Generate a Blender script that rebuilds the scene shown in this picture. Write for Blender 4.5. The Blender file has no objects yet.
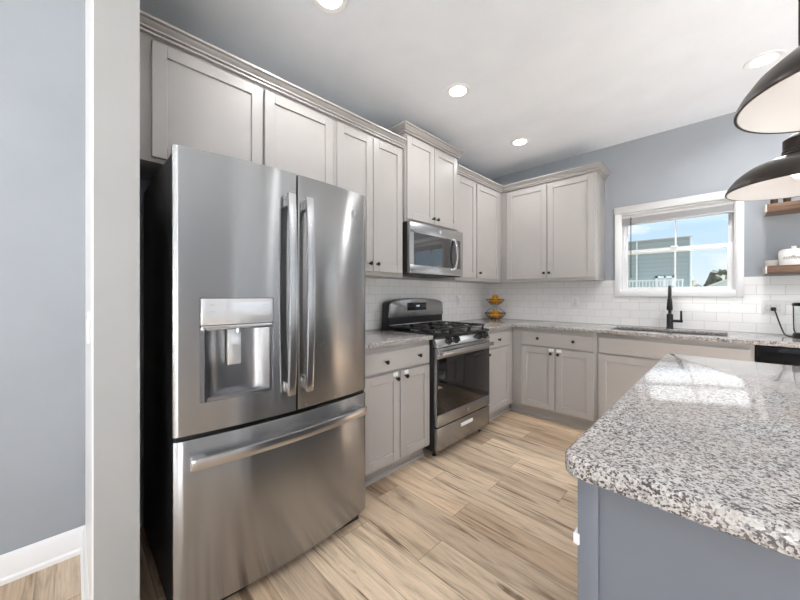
import bpy, bmesh, math, random
from mathutils import Vector, Matrix, noise
random.seed(7)
SC = bpy.context.scene
COL = SC.collection
PI = math.pi

# ------------------------------------------------------------------ camera
cam_d = bpy.data.cameras.new('camera'); cam = bpy.data.objects.new('camera', cam_d); COL.objects.link(cam)
cam.location = (2.197, -3.866, 1.235); cam.rotation_euler = (PI/2, 0, PI/4)
cam_d.sensor_width = 36; cam_d.lens = 327/800*36; cam_d.shift_y = -5.5/800
cam_d.clip_start = .02; cam_d.clip_end = 500
SC.camera = cam

# ------------------------------------------------------------------ view, world
vs = SC.view_settings
vs.view_transform = 'Standard'; vs.look = 'None'; vs.gamma = 1; vs.use_curve_mapping = False
vs.exposure = 0.45
SC.cycles.use_denoising = True
SC.cycles.max_bounces = 10; SC.cycles.diffuse_bounces = 5; SC.cycles.glossy_bounces = 5
SC.cycles.transparent_max_bounces = 16
SC.cycles.caustics_reflective = False; SC.cycles.caustics_refractive = False
SC.cycles.sample_clamp_indirect = 6.0

W = bpy.data.worlds.new('sky'); SC.world = W; W.use_nodes = True
def build_world():
    nt = W.node_tree; N = nt.nodes; L = nt.links; N.clear()
    out = N.new('ShaderNodeOutputWorld'); bg = N.new('ShaderNodeBackground'); L.new(bg.outputs[0], out.inputs[0])
    tc = N.new('ShaderNodeTexCoord'); sx = N.new('ShaderNodeSeparateXYZ'); L.new(tc.outputs['Generated'], sx.inputs[0])
    rp = N.new('ShaderNodeValToRGB'); L.new(sx.outputs['Z'], rp.inputs[0])
    e = rp.color_ramp.elements
    e[0].position = 0; e[0].color = (.74, .83, .88, 1); e[1].position = .6; e[1].color = (.22, .42, .74, 1)
    a = e.new(.09); a.color = (.60, .76, .88, 1); b = e.new(.17); b.color = (.44, .65, .86, 1)
    mp = N.new('ShaderNodeMapping'); mp.inputs['Scale'].default_value = (1, 1, 3.2); mp.inputs['Location'].default_value = (.35, 0.1, .2)
    L.new(tc.outputs['Generated'], mp.inputs[0])
    nz = N.new('ShaderNodeTexNoise'); nz.inputs['Scale'].default_value = 5.0; nz.inputs['Detail'].default_value = 6
    L.new(mp.outputs[0], nz.inputs['Vector'])
    cr = N.new('ShaderNodeValToRGB'); cr.color_ramp.elements[0].position = .52; cr.color_ramp.elements[1].position = .68
    L.new(nz.outputs[0], cr.inputs[0])
    mx = N.new('ShaderNodeMix'); mx.data_type = 'RGBA'
    L.new(cr.outputs[0], mx.inputs[0]); L.new(rp.outputs[0], mx.inputs[6]); mx.inputs[7].default_value = (.95, .95, .95, 1)
    hi = N.new('ShaderNodeMapRange'); hi.inputs['From Min'].default_value = .15; hi.inputs['From Max'].default_value = .24; hi.interpolation_type = 'SMOOTHSTEP'
    L.new(sx.outputs['Z'], hi.inputs['Value'])
    m2 = N.new('ShaderNodeMix'); m2.data_type = 'RGBA'; L.new(hi.outputs[0], m2.inputs[0]); L.new(mx.outputs[2], m2.inputs[6]); m2.inputs[7].default_value = (1.95, 1.98, 2.0, 1)  # bright white band added above the window's view to whiten reflections
    L.new(m2.outputs[2], bg.inputs[0]); bg.inputs[1].default_value = .86
build_world()

sun_d = bpy.data.lights.new('sun', 'SUN'); sun = bpy.data.objects.new('sun', sun_d); COL.objects.link(sun)
sun_d.energy = 40; sun_d.angle = .01; sun_d.color = (1, .985, .97); sun.rotation_euler = (0, math.radians(54), math.radians(1))

def area(name, loc, rot, sx, sy, power, color=(1, 1, 1)):
    d = bpy.data.lights.new(name, 'AREA'); d.shape = 'RECTANGLE'; d.size = sx; d.size_y = sy; d.energy = power; d.color = color
    o = bpy.data.objects.new(name, d); COL.objects.link(o); o.location = loc; o.rotation_euler = rot
    return o
# added uplights standing in for daylight bounced up from outside
area('ceiling_fill_patio', (5.22, -6.1, .5), (0, math.radians(150), 0), .8, 1.5, 40, (1, .985, .96))
area('ceiling_fill_rear', (2.9, -7.66, .95), (math.radians(166), 0, 0), 3.3, .7, 110, (1, .985, .96))
CAN_POWER = 6.8; CAN_SPREAD = 2.7

# ------------------------------------------------------------------ material helpers
MATS = {}
def pm(name, col, rough=.5, metal=0, spec=.5, aniso=0, tangent=None, coat=0, emit=None, estr=0):
    m = bpy.data.materials.new(name); m.use_nodes = True
    b = m.node_tree.nodes['Principled BSDF']
    b.inputs['Base Color'].default_value = (*col, 1); b.inputs['Roughness'].default_value = rough
    b.inputs['Metallic'].default_value = metal; b.inputs['Specular IOR Level'].default_value = spec
    b.inputs['Coat Weight'].default_value = coat
    if aniso:
        b.inputs['Anisotropic'].default_value = aniso
        c = m.node_tree.nodes.new('ShaderNodeCombineXYZ')
        for i in range(3): c.inputs[i].default_value = tangent[i]
        m.node_tree.links.new(c.outputs[0], b.inputs['Tangent'])
    if emit:
        b.inputs['Emission Color'].default_value = (*emit, 1); b.inputs['Emission Strength'].default_value = estr
    MATS[name] = m
    return m
def nodes(m): return m.node_tree.nodes, m.node_tree.links, m.node_tree.nodes['Principled BSDF']
def pos(N): return N.new('ShaderNodeNewGeometry').outputs['Position']
def mapping(N, L, src, scale=(1, 1, 1), loc=(0, 0, 0)):
    mp = N.new('ShaderNodeMapping'); mp.inputs['Scale'].default_value = scale; mp.inputs['Location'].default_value = loc
    L.new(src, mp.inputs[0]); return mp.outputs[0]
def noise_tex(N, L, vec, scale, detail=4, rough=.55, dist=0):
    n = N.new('ShaderNodeTexNoise'); n.inputs['Scale'].default_value = scale; n.inputs['Detail'].default_value = detail
    n.inputs['Roughness'].default_value = rough; n.inputs['Distortion'].default_value = dist
    L.new(vec, n.inputs['Vector']); return n
def ramp(N, L, fac, stops, interp='LINEAR'):
    r = N.new('ShaderNodeValToRGB'); r.color_ramp.interpolation = interp
    e = r.color_ramp.elements
    while len(e) < len(stops): e.new(.5)
    for el, (p, c) in zip(e, stops):
        el.position = p; el.color = (*c, 1) if len(c) == 3 else c
    L.new(fac, r.inputs[0]); return r.outputs[0]
def math_n(N, L, op, a, b=None, c=None):
    n = N.new('ShaderNodeMath'); n.operation = op
    for i, v in enumerate((a, b, c)):
        if v is None: continue
        if isinstance(v, (int, float)): n.inputs[i].default_value = v
        else: L.new(v, n.inputs[i])
    return n.outputs[0]
def mix(N, L, fac, a, b, mode='MIX'):
    n = N.new('ShaderNodeMix'); n.data_type = 'RGBA'; n.blend_type = mode
    for s, v in ((0, fac), (6, a), (7, b)):
        if isinstance(v, (int, float)): n.inputs[s].default_value = v
        elif isinstance(v, tuple): n.inputs[s].default_value = (*v, 1)
        else: L.new(v, n.inputs[s])
    return n.outputs[2]
def bump(N, L, b, h, strength=.1, dist=.002):
    n = N.new('ShaderNodeBump'); n.inputs['Strength'].default_value = strength; n.inputs['Distance'].default_value = dist
    L.new(h, n.inputs['Height']); L.new(n.outputs[0], b.inputs['Normal'])

def paint(name, col, rough=.6, tex=0, scale=90, spec=.35):
    m = pm(name, col, rough, spec=spec); N, L, b = nodes(m)
    n = noise_tex(N, L, pos(N), 3.0, 3)
    L.new(mix(N, L, 1.0, tuple(c*1.0 for c in col), ramp(N, L, n.outputs[0], [(.3, (.97, .97, .97)), (.7, (1.03, 1.03, 1.03))]), 'MULTIPLY'), b.inputs['Base Color'])
    if tex: bump(N, L, b, noise_tex(N, L, pos(N), scale, 4).outputs[0], tex, .003)
    return m
M_WALL = paint('wall_paint_blue_grey', (.345, .37, .40), .65, .08, 220)
M_CEIL = paint('ceiling_paint_white', (.84, .87, .915), .85, .35, 60)
M_TRIM = paint('trim_paint_white', (.90, .90, .91), .35)
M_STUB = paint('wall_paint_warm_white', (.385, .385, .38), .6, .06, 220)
M_CAB = paint('cabinet_paint_warm_grey', (.415, .396, .385), .33, spec=.5)
M_CABIN = paint('cabinet_side_grey', (.50, .475, .452), .4)
M_ISL = paint('island_paint_blue_grey', (.158, .174, .205), .38, spec=.45)
M_BLIND = paint('blind_slat_grey', (.46, .46, .47), .5)
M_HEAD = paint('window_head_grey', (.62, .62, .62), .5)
M_VINYL = paint('window_vinyl_white', (.90, .90, .91), .3)

def mat_floor():
    m = pm('floor_oak_planks', (.5, .4, .3), .38, spec=.4); N, L, b = nodes(m)
    s = N.new('ShaderNodeSeparateXYZ'); p = pos(N); L.new(p, s.inputs[0])
    v = math_n(N, L, 'DIVIDE', math_n(N, L, 'ADD', s.outputs['Y'], 20.0), .178)
    row = math_n(N, L, 'FLOOR', v)
    w1 = N.new('ShaderNodeTexWhiteNoise'); w1.noise_dimensions = '1D'; L.new(row, w1.inputs['W'])
    u = math_n(N, L, 'ADD', math_n(N, L, 'DIVIDE', s.outputs['X'], 1.22), w1.outputs['Value'])
    col = math_n(N, L, 'FLOOR', u)
    cb = N.new('ShaderNodeCombineXYZ'); L.new(row, cb.inputs[0]); L.new(col, cb.inputs[1])
    w2 = N.new('ShaderNodeTexWhiteNoise'); w2.noise_dimensions = '2D'; L.new(cb.outputs[0], w2.inputs['Vector'])
    rid = w2.outputs['Value']
    base = ramp(N, L, rid, [(0, (.44, .325, .225)), (.35, (.66, .505, .355)), (.65, (.53, .415, .305)), (1, (.74, .595, .435))])
    # grain stretched along the planks, shifted per plank
    sh = N.new('ShaderNodeVectorMath'); sh.operation = 'MULTIPLY_ADD'
    L.new(w2.outputs['Color'], sh.inputs[0]); sh.inputs[1].default_value = (40, 40, 40); L.new(p, sh.inputs[2])
    g1 = noise_tex(N, L, mapping(N, L, sh.outputs[0], (1.1, 11, 1)), 2.2, 5, .6, .7)
    g2 = noise_tex(N, L, mapping(N, L, sh.outputs[0], (2.5, 60, 1)), 2.5, 5, .6, .2)
    g3 = noise_tex(N, L, mapping(N, L, sh.outputs[0], (.9, 14, 1)), 1.5, 4, .6, 1.0)
    c = mix(N, L, 1.0, base, ramp(N, L, g1.outputs[0], [(.28, (.52, .48, .45)), (.47, (.95, .94, .93)), (.62, (1.1, 1.1, 1.1)), (.8, (.88, .86, .84))]), 'MULTIPLY')
    c = mix(N, L, 1.0, c, ramp(N, L, g2.outputs[0], [(.3, (.86, .85, .84)), (.6, (1.05, 1.05, 1.05))]), 'MULTIPLY')
    c = mix(N, L, ramp(N, L, g3.outputs[0], [(.58, (0, 0, 0)), (.68, (.9, .9, .9))]), c, (.15, .09, .055))
    fv = math_n(N, L, 'FRACT', v); fu = math_n(N, L, 'FRACT', u)
    ev = math_n(N, L, 'MINIMUM', fv, math_n(N, L, 'SUBTRACT', 1.0, fv)); eu = math_n(N, L, 'MINIMUM', fu, math_n(N, L, 'SUBTRACT', 1.0, fu))
    gap = math_n(N, L, 'MAXIMUM', math_n(N, L, 'LESS_THAN', ev, .010), math_n(N, L, 'LESS_THAN', eu, .0016))
    c = mix(N, L, math_n(N, L, 'MULTIPLY', gap, .55), c, (.13, .085, .055))
    L.new(c, b.inputs['Base Color'])
    bump(N, L, b, math_n(N, L, 'SUBTRACT', g2.outputs[0], gap), .08, .002)
    return m
M_FLOOR = mat_floor()

def mat_granite(name='granite_speckled', rough=.06):
    m = pm(name, (.5, .5, .5), rough, spec=.55); N, L, b = nodes(m)
    p = pos(N)
    d = noise_tex(N, L, p, 60, 2)
    va = N.new('ShaderNodeVectorMath'); va.operation = 'MULTIPLY_ADD'
    L.new(d.outputs['Color'], va.inputs[0]); va.inputs[1].default_value = (.004,)*3; L.new(p, va.inputs[2])
    vo = N.new('ShaderNodeTexVoronoi'); vo.inputs['Scale'].default_value = 290; L.new(va.outputs[0], vo.inputs['Vector'])
    sc_ = N.new('ShaderNodeSeparateColor'); L.new(vo.outputs['Color'], sc_.inputs[0])
    cl = noise_tex(N, L, p, 70, 3)
    key = math_n(N, L, 'ADD', math_n(N, L, 'MULTIPLY', sc_.outputs[0], .7), math_n(N, L, 'MULTIPLY', math_n(N, L, 'SUBTRACT', cl.outputs[0], .5), .9))
    c = ramp(N, L, key, [(0, (.025, .027, .032)), (.13, (.10, .105, .125)), (.21, (.29, .285, .29)), (.32, (.40, .365, .345)), (.42, (.47, .455, .445)), (.62, (.56, .55, .55)), (.80, (.32, .32, .34))], 'CONSTANT')
    big = noise_tex(N, L, p, 4, 2)
    c = mix(N, L, ramp(N, L, big.outputs[0], [(.38, (.05, .05, .05)), (.65, (.30, .30, .30))]), c, (.47, .405, .36))
    L.new(c, b.inputs['Base Color'])
    return m
M_GRAN = mat_granite()

def mat_tile(name, axis):
    m = pm(name, (.8, .8, .8), .14, spec=.5); N, L, b = nodes(m)
    s = N.new('ShaderNodeSeparateXYZ'); L.new(pos(N), s.inputs[0])
    cb = N.new('ShaderNodeCombineXYZ'); L.new(s.outputs[axis], cb.inputs[0]); L.new(math_n(N, L, 'SUBTRACT', s.outputs['Z'], .93), cb.inputs[1])
    br = N.new('ShaderNodeTexBrick'); L.new(cb.outputs[0], br.inputs['Vector'])
    br.offset = .5; br.offset_frequency = 2; br.squash = 1
    br.inputs['Color1'].default_value = (.90, .89, .88, 1); br.inputs['Color2'].default_value = (.86, .855, .845, 1)
    br.inputs['Mortar'].default_value = (.64, .63, .62, 1); br.inputs['Scale'].default_value = 1
    br.inputs['Mortar Size'].default_value = .0016; br.inputs['Mortar Smooth'].default_value = .2; br.inputs['Bias'].default_value = 0
    br.inputs['Brick Width'].default_value = .1524; br.inputs['Row Height'].default_value = .0762
    L.new(br.outputs['Color'], b.inputs['Base Color'])
    bump(N, L, b, math_n(N, L, 'SUBTRACT', 1.0, br.outputs['Fac']), .4, .001)
    return m
M_TILEL = mat_tile('subway_tile_left', 'Y'); M_TILEB = mat_tile('subway_tile_back', 'X')

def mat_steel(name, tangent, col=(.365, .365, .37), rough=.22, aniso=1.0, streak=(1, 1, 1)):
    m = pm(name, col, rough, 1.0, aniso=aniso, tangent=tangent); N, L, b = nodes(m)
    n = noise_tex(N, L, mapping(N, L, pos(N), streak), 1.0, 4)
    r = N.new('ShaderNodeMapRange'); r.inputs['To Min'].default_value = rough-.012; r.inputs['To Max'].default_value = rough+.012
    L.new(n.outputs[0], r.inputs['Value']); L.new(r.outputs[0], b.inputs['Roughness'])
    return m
M_STEEL = mat_steel('stainless_brushed', (0, 0, 1), streak=(3, 3, 300))
M_STEEL2 = mat_steel('stainless_handle', (0, 0, 1), (.55, .55, .56), .22, .3, (40, 40, 40))
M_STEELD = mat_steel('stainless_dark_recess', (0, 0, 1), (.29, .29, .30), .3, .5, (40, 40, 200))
M_CHROME = pm('polished_chrome', (.78, .78, .79), .12, 1)
M_PANEL = pm('silver_control_panel', (.72, .72, .73), .12, .55)
M_BLACK = pm('black_enamel', (.012, .012, .013), .25)
M_BLKSIDE = pm('black_textured_side', (.012, .012, .013), .45)
M_GLASSB = pm('black_oven_glass', (.008, .008, .009), .04, spec=.38)
M_GLASSM = pm('microwave_mirror_glass', (.012, .012, .014), .03, spec=1.0, coat=1.0)
M_IRON = pm('cast_iron', (.018, .018, .018), .55)
M_KNOB = pm('knob_black_bronze', (.02, .017, .015), .35, .4)
M_FAUC = pm('matte_black_metal', (.018, .018, .019), .4, .3)
M_BRONZE = pm('lamp_dark_bronze', (.034, .026, .021), .33, .6)
M_LAMPIN = pm('lamp_white_enamel', (.66, .635, .615), .4)
M_WHITE = pm('white_plastic', (.85, .85, .85), .3)
M_CERAM = pm('white_ceramic', (.84, .83, .81), .18)
M_INK = pm('black_lettering', (.03, .03, .03), .5)
M_GREYMK = pm('grey_marking', (.25, .25, .26), .5)
M_WIRE = pm('bronze_wire', (.16, .085, .05), .35, .8)
M_RUBBER = pm('black_rubber', (.02, .02, .02), .6)
M_LENS = pm('lamp_lens_glow', (1, 1, 1), .4, emit=(1, .985, .96), estr=6)
M_BULB = pm('bulb_glow', (1, 1, 1), .4, emit=(1, .92, .82), estr=2.2)
M_DISP = pm('display_glow_digits', (.1, .1, .1), .3, emit=(.75, .9, 1), estr=.9)
M_SIDING_TRIM = pm('outdoor_white_trim', (.80, .81, .82), .5)
M_SINK = mat_steel('sink_steel', (1, 0, 0), (.5, .5, .51), .3, .3, (60, 60, 60))
def mat_orange(name, c):
    m = pm(name, c, .38); N, L, b = nodes(m)
    bump(N, L, b, noise_tex(N, L, pos(N), 400, 2).outputs[0], .15, .001); return m
M_ORANGE = mat_orange('orange_peel', (.72, .27, .02)); M_LEMON = mat_orange('yellow_orange_peel', (.80, .42, .03))
def mat_wood():
    m = pm('walnut_shelf', (.25, .13, .07), .45); N, L, b = nodes(m)
    n = noise_tex(N, L, mapping(N, L, pos(N), (2, 30, 30)), 2.0, 5, .6, .6)
    L.new(ramp(N, L, n.outputs[0], [(.3, (.085, .045, .028)), (.5, (.155, .088, .056)), (.7, (.22, .135, .088))]), b.inputs['Base Color']); return m
M_WOOD = mat_wood()
M_WOODLIT = pm('shelf_end_window_lit', (.62, .58, .54), .5)  # window light on the shelf ends, put into the colour
M_DKWOOD = pm('dark_brown_wood', (.07, .045, .03), .5)
def mat_glass(name, tint=(1, 1, 1), ior=1.3):
    m = bpy.data.materials.new(name); m.use_nodes = True; N = m.node_tree.nodes; L = m.node_tree.links; N.clear()
    o = N.new('ShaderNodeOutputMaterial'); mx = N.new('ShaderNodeMixShader'); t = N.new('ShaderNodeBsdfTransparent'); g = N.new('ShaderNodeBsdfGlossy')
    t.inputs[0].default_value = (*tint, 1); g.inputs['Roughness'].default_value = .02
    f = N.new('ShaderNodeFresnel'); f.inputs[0].default_value = ior
    L.new(f.outputs[0], mx.inputs[0]); L.new(t.outputs[0], mx.inputs[1]); L.new(g.outputs[0], mx.inputs[2]); L.new(mx.outputs[0], o.inputs[0]); return m
M_GLASS = mat_glass('window_glass'); M_JAR = mat_glass('clear_jar_glass', (.95, .96, .96), 1.12)
def mat_siding():
    m = pm('house_siding_teal_grey', (.30, .40, .42), .6); N, L, b = nodes(m)
    s = N.new('ShaderNodeSeparateXYZ'); L.new(pos(N), s.inputs[0])
    f = math_n(N, L, 'FRACT', math_n(N, L, 'DIVIDE', s.outputs['Z'], .13))
    L.new(mix(N, L, math_n(N, L, 'LESS_THAN', f, .12), (.135, .168, .178), (.10, .127, .136)), b.inputs['Base Color']); return m
M_SIDING = mat_siding()
M_ROOF = paint('roof_shingle_grey', (.12, .12, .13), .8)
M_FARWALL = pm('far_house_white', (.34, .385, .405), .6)
def mat_leaf():
    m = pm('tree_foliage', (.07, .09, .05), .8); N, L, b = nodes(m)
    n = noise_tex(N, L, pos(N), 1.2, 5)
    L.new(ramp(N, L, n.outputs[0], [(.35, (.012, .016, .012)), (.65, (.045, .052, .036))]), b.inputs['Base Color']); return m
M_LEAF = mat_leaf()
def mat_grass():
    m = pm('lawn_grass', (.15, .2, .08), .9); N, L, b = nodes(m)
    n = noise_tex(N, L, pos(N), 2, 6)
    L.new(ramp(N, L, n.outputs[0], [(.35, (.13, .135, .11)), (.65, (.21, .21, .18))]), b.inputs['Base Color']); return m
M_GRASS = mat_grass()
M_BOUNCE_SLAB = paint('bounce_slab_pale', (.62, .61, .59), .8)
M_BOUNCE_RUG = paint('bounce_rug_pale', (.80, .80, .80), .95)

# ------------------------------------------------------------------ mesh helpers
ORG = {}
class MB:
    def __init__(s): s.bm = bmesh.new()
    def _add(s, verts, faces):
        vs_ = [s.bm.verts.new(v) for v in verts]
        for f in faces:
            try: s.bm.faces.new([vs_[i] for i in f])
            except ValueError: pass
        return vs_
    def box(s, x0, x1, y0, y1, z0, z1, bev=0, seg=2):
        b = bmesh.new()
        bmesh.ops.create_cube(b, size=1, matrix=Matrix.Translation(((x0+x1)/2, (y0+y1)/2, (z0+z1)/2)) @ Matrix.Diagonal((x1-x0, y1-y0, z1-z0, 1)))
        if bev: bmesh.ops.bevel(b, geom=b.edges[:], offset=bev, segments=seg, affect='EDGES', profile=.5)
        s.merge(b); return s
    def merge(s, b):
        me = bpy.data.meshes.new('t'); b.to_mesh(me); b.free(); s.bm.from_mesh(me); bpy.data.meshes.remove(me)
    def rot_box(s, c, size, rot, bev=0):
        b = bmesh.new()
        bmesh.ops.create_cube(b, size=1, matrix=Matrix.Diagonal((*size, 1)))
        if bev: bmesh.ops.bevel(b, geom=b.edges[:], offset=bev, segments=2, affect='EDGES', profile=.5)
        bmesh.ops.transform(b, matrix=Matrix.Translation(c) @ rot.to_4x4(), verts=b.verts[:]); s.merge(b); return s
    def lathe(s, prof, c=(0, 0, 0), axis='z', seg=40, closed=False):
        rings = []
        for r, h in prof:
            ring = []
            for k in range(seg):
                a = 2*PI*k/seg; ca, sa = r*math.cos(a), r*math.sin(a)
                v = {'z': (ca, sa, h), 'x': (h, ca, sa), 'y': (sa, h, ca)}[axis]
                ring.append(s.bm.verts.new((c[0]+v[0], c[1]+v[1], c[2]+v[2])))
            rings.append(ring)
        n = len(rings)
        for i in range(n if closed else n-1):
            A, B = rings[i], rings[(i+1) % n]
            for k in range(seg):
                s.bm.faces.new((A[k], A[(k+1) % seg], B[(k+1) % seg], B[k]))
        if not closed:
            if prof[0][0] > 1e-6: s.bm.faces.new(rings[0][::-1])
            if prof[-1][0] > 1e-6: s.bm.faces.new(rings[-1])
        bmesh.ops.remove_doubles(s.bm, verts=[v for r_ in rings for v in r_], dist=1e-6)
        return s
    def prism(s, poly, axis, a0, a1, bev=0):
        def p3(u, v, a): return {'x': (a, u, v), 'y': (u, a, v), 'z': (u, v, a)}[axis]
        n = len(poly); b = bmesh.new()
        A = [b.verts.new(p3(u, v, a0)) for u, v in poly]; B = [b.verts.new(p3(u, v, a1)) for u, v in poly]
        b.faces.new(A[::-1]); b.faces.new(B)
        for i in range(n): b.faces.new((A[i], A[(i+1) % n], B[(i+1) % n], B[i]))
        bmesh.ops.recalc_face_normals(b, faces=b.faces[:])
        if bev:
            es = [e for e in b.edges if e.calc_face_angle(0) > .6]
            bmesh.ops.bevel(b, geom=es, offset=bev, segments=2, affect='EDGES', profile=.5)
        s.merge(b); return s
    def tube(s, pts, r, seg=10):
        pts = [Vector(p) for p in pts]; rings = []; up = None
        for i, p in enumerate(pts):
            t = (pts[min(i+1, len(pts)-1)]-pts[max(i-1, 0)]).normalized()
            if up is None:
                up = t.orthogonal().normalized()
            else:
                up = (up - t*up.dot(t)).normalized()
            bi = t.cross(up); rr = r[i] if isinstance(r, (list, tuple)) else r
            rings.append([s.bm.verts.new(p+up*rr*math.cos(2*PI*k/seg)+bi*rr*math.sin(2*PI*k/seg)) for k in range(seg)])
        for A, B in zip(rings, rings[1:]):
            for k in range(seg): s.bm.faces.new((A[k], A[(k+1) % seg], B[(k+1) % seg], B[k]))
        s.bm.faces.new(rings[0][::-1]); s.bm.faces.new(rings[-1]); return s
    def slab(s, polys, z0, z1, bev=.004):
        b = bmesh.new(); cache = {}
        def V(p):
            k = (round(p[0], 4), round(p[1], 4))
            if k not in cache: cache[k] = b.verts.new((p[0], p[1], z0))
            return cache[k]
        for poly in polys: b.faces.new([V(p) for p in poly])
        r = bmesh.ops.extrude_face_region(b, geom=b.faces[:])
        bmesh.ops.translate(b, verts=[g for g in r['geom'] if isinstance(g, bmesh.types.BMVert)], vec=(0, 0, z1-z0))
        bmesh.ops.recalc_face_normals(b, faces=b.faces[:])
        es = [e for e in b.edges if len(e.link_faces) == 2 and e.calc_face_angle(0) > .3 and abs(e.verts[0].co.z-e.verts[1].co.z) < 1e-5]
        bmesh.ops.bevel(b, geom=es, offset=bev, segments=3, affect='EDGES', profile=.5); s.merge(b); return s
    def sweep(s, path, prof):
        """profile (outward, z) carried along an xy path; outward is the right-hand side of travel"""
        P = [Vector(p) for p in path]; n = len(P); offs = []
        nr = [Vector(((P[i+1]-P[i]).normalized().y, -(P[i+1]-P[i]).normalized().x)) for i in range(n-1)]
        for i in range(n):
            if i == 0: offs.append(nr[0])
            elif i == n-1: offs.append(nr[-1])
            else:
                m = (nr[i-1]+nr[i]).normalized(); offs.append(m/max(.2, m.dot(nr[i])))
        rings = [[s.bm.verts.new((p.x+o.x*a, p.y+o.y*a, z)) for a, z in prof] for p, o in zip(P, offs)]
        k = len(prof)
        for A, B in zip(rings, rings[1:]):
            for j in range(k): s.bm.faces.new((A[j], A[(j+1) % k], B[(j+1) % k], B[j]))
        s.bm.faces.new(rings[0][::-1]); s.bm.faces.new(rings[-1]); return s
    def build(s, name, mat, parent=None, smooth=True, recalc=True):
        bm = s.bm
        if recalc: bmesh.ops.recalc_face_normals(bm, faces=bm.faces[:])
        if parent is not None: org = ORG[parent.name]
        else:
            xs = [v.co for v in bm.verts]
            org = Vector(((min(v.x for v in xs)+max(v.x for v in xs))/2, (min(v.y for v in xs)+max(v.y for v in xs))/2, min(v.z for v in xs)))
        bmesh.ops.translate(bm, verts=bm.verts[:], vec=-org)
        for f in bm.faces: f.smooth = smooth
        for e in bm.edges:
            e.smooth = not (len(e.link_faces) != 2 or e.calc_face_angle(0) > .61)
        me = bpy.data.meshes.new(name); bm.to_mesh(me); bm.free(); me.materials.append(mat)
        o = bpy.data.objects.new(name, me); COL.objects.link(o)
        if parent is not None: o.parent = parent
        else: o.location = org
        ORG[o.name] = org
        return o
def tag(o, label, cat, group=None):
    o['label'] = label; o['category'] = cat
    if group: o['group'] = group
    return o
def struct(o): o['kind'] = 'structure'; return o
def thing(name, label, cat, loc, group=None):
    o = bpy.data.objects.new(name, None); COL.objects.link(o); o.location = loc; o.empty_display_size = .1
    ORG[o.name] = Vector(loc); return tag(o, label, cat, group)
def B(*a, bev=0, **k): return MB().box(*a, bev=bev, **k)
def arc(c, r, a0, a1, n):
    return [(c[0]+r*math.cos(math.radians(a0+(a1-a0)*i/n)), c[1]+r*math.sin(math.radians(a0+(a1-a0)*i/n))) for i in range(n+1)]
def text_mesh(body, size, mat, name, parent, loc, rot, shear=0, extrude=.0006):
    cu = bpy.data.curves.new('t', 'FONT'); cu.body = body; cu.size = size; cu.shear = shear; cu.extrude = extrude; cu.align_x = 'CENTER'; cu.align_y = 'CENTER'
    t = bpy.data.objects.new('t', cu); COL.objects.link(t)
    me = bpy.data.meshes.new_from_object(t.evaluated_get(bpy.context.evaluated_depsgraph_get()))
    bpy.data.objects.remove(t); bpy.data.curves.remove(cu)
    me.transform(Matrix.Translation(Vector(loc)-ORG[parent.name]) @ rot.to_4x4())
    me.materials.clear(); me.materials.append(mat); me.name = name
    o = bpy.data.objects.new(name, me); COL.objects.link(o); o.parent = parent; ORG[o.name] = ORG[parent.name]; return o
ROT_PX = Matrix(((0, 0, 1), (1, 0, 0), (0, 1, 0)))      # text facing +x, reading along +y
ROT_NY = Matrix(((1, 0, 0), (0, 0, -1), (0, 1, 0)))     # text facing -y, reading along +x

# ================================================================== the setting
XR, YF, H = 5.2, -7.6, 2.743
struct(B(-.15, XR+.15, YF-.15, .16, -.12, 0).build('floor', M_FLOOR))
struct(B(-.15, XR+.15, YF-.15, .16, H, H+.12).build('ceiling', M_CEIL))
struct(B(-.15, 0, YF-.15, .16, 0, H).build('wall_left', M_WALL))
WX0, WX1, WZ0, WZ1 = 1.44, 2.255, 1.262, 2.035
m = MB(); m.box(0, WX0, 0, .16, 0, H); m.box(WX1, 3.75, 0, .16, 0, H); m.box(3.75, 5.05, 0, .16, 2.1, H); m.box(3.75, 5.05, 0, .16, 0, .03); m.box(5.05, XR, 0, .16, 0, H); m.box(WX0, WX1, 0, .16, 0, WZ0); m.box(WX0, WX1, 0, .16, WZ1, H)
struct(m.build('wall_back', M_WALL))
m = MB(); m.box(XR, XR+.15, -.75, .16, 0, H); m.box(XR, XR+.15, -2.95, -.75, 0, .95); m.box(XR, XR+.15, -2.95, -.75, 2.35, H); m.box(XR, XR+.15, -4.7, -2.95, 0, H)
m.box(XR, XR+.15, YF-.15, -6.9, 0, H); m.box(XR, XR+.15, -6.9, -5.3, 2.35, H); m.box(XR, XR+.15, -6.9, -5.3, 0, .06); m.box(XR, XR+.15, -5.3, -4.7, 0, H)
struct(m.build('wall_right', M_WALL))
m = MB(); m.box(0, 1.2, YF-.15, YF, 0, H); m.box(4.6, XR, YF-.15, YF, 0, H); m.box(1.2, 4.6, YF-.15, YF, 0, .55); m.box(1.2, 4.6, YF-.15, YF, 2.35, H)
struct(m.build('wall_front', M_WALL))
struct(B(0, .78, -3.82, -3.705, 0, H).build('wall_stub', M_STUB))
struct(B(.0, .78, -3.824, -3.82, .1, H).build('trim_3', M_TRIM))
# trim: baseboards with a small cap
def base_prof(t=.014, h=.120): return [(0, 0), (t+.008, 0), (t+.008, .018), (t, .026), (t, h-.02), (t-.006, h-.006), (t-.009, h), (0, h)]
struct(MB().sweep([(0, YF), (0, -3.82), (.78, -3.82), (.78, -3.705)], base_prof()).build('baseboard_left', M_TRIM))
struct(MB().sweep([(XR, 0), (XR, -5.23)], base_prof()).build('baseboard_right', M_TRIM))
struct(MB().sweep([(4.66, YF), (XR, YF)][::-1], base_prof()).build('baseboard_front', M_TRIM))
# tile
struct(B(0, .008, -2.72, 0, .93, 1.378).build('trim_1', M_TILEL))
m = MB(); m.box(.008, 1.40, -.008, 0, .93, 1.378); m.box(1.40, 2.295, -.008, 0, .93, 1.214); m.box(2.295, 3.6, -.008, 0, .93, 1.378)
struct(m.build('trim_2', M_TILEB))

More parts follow.
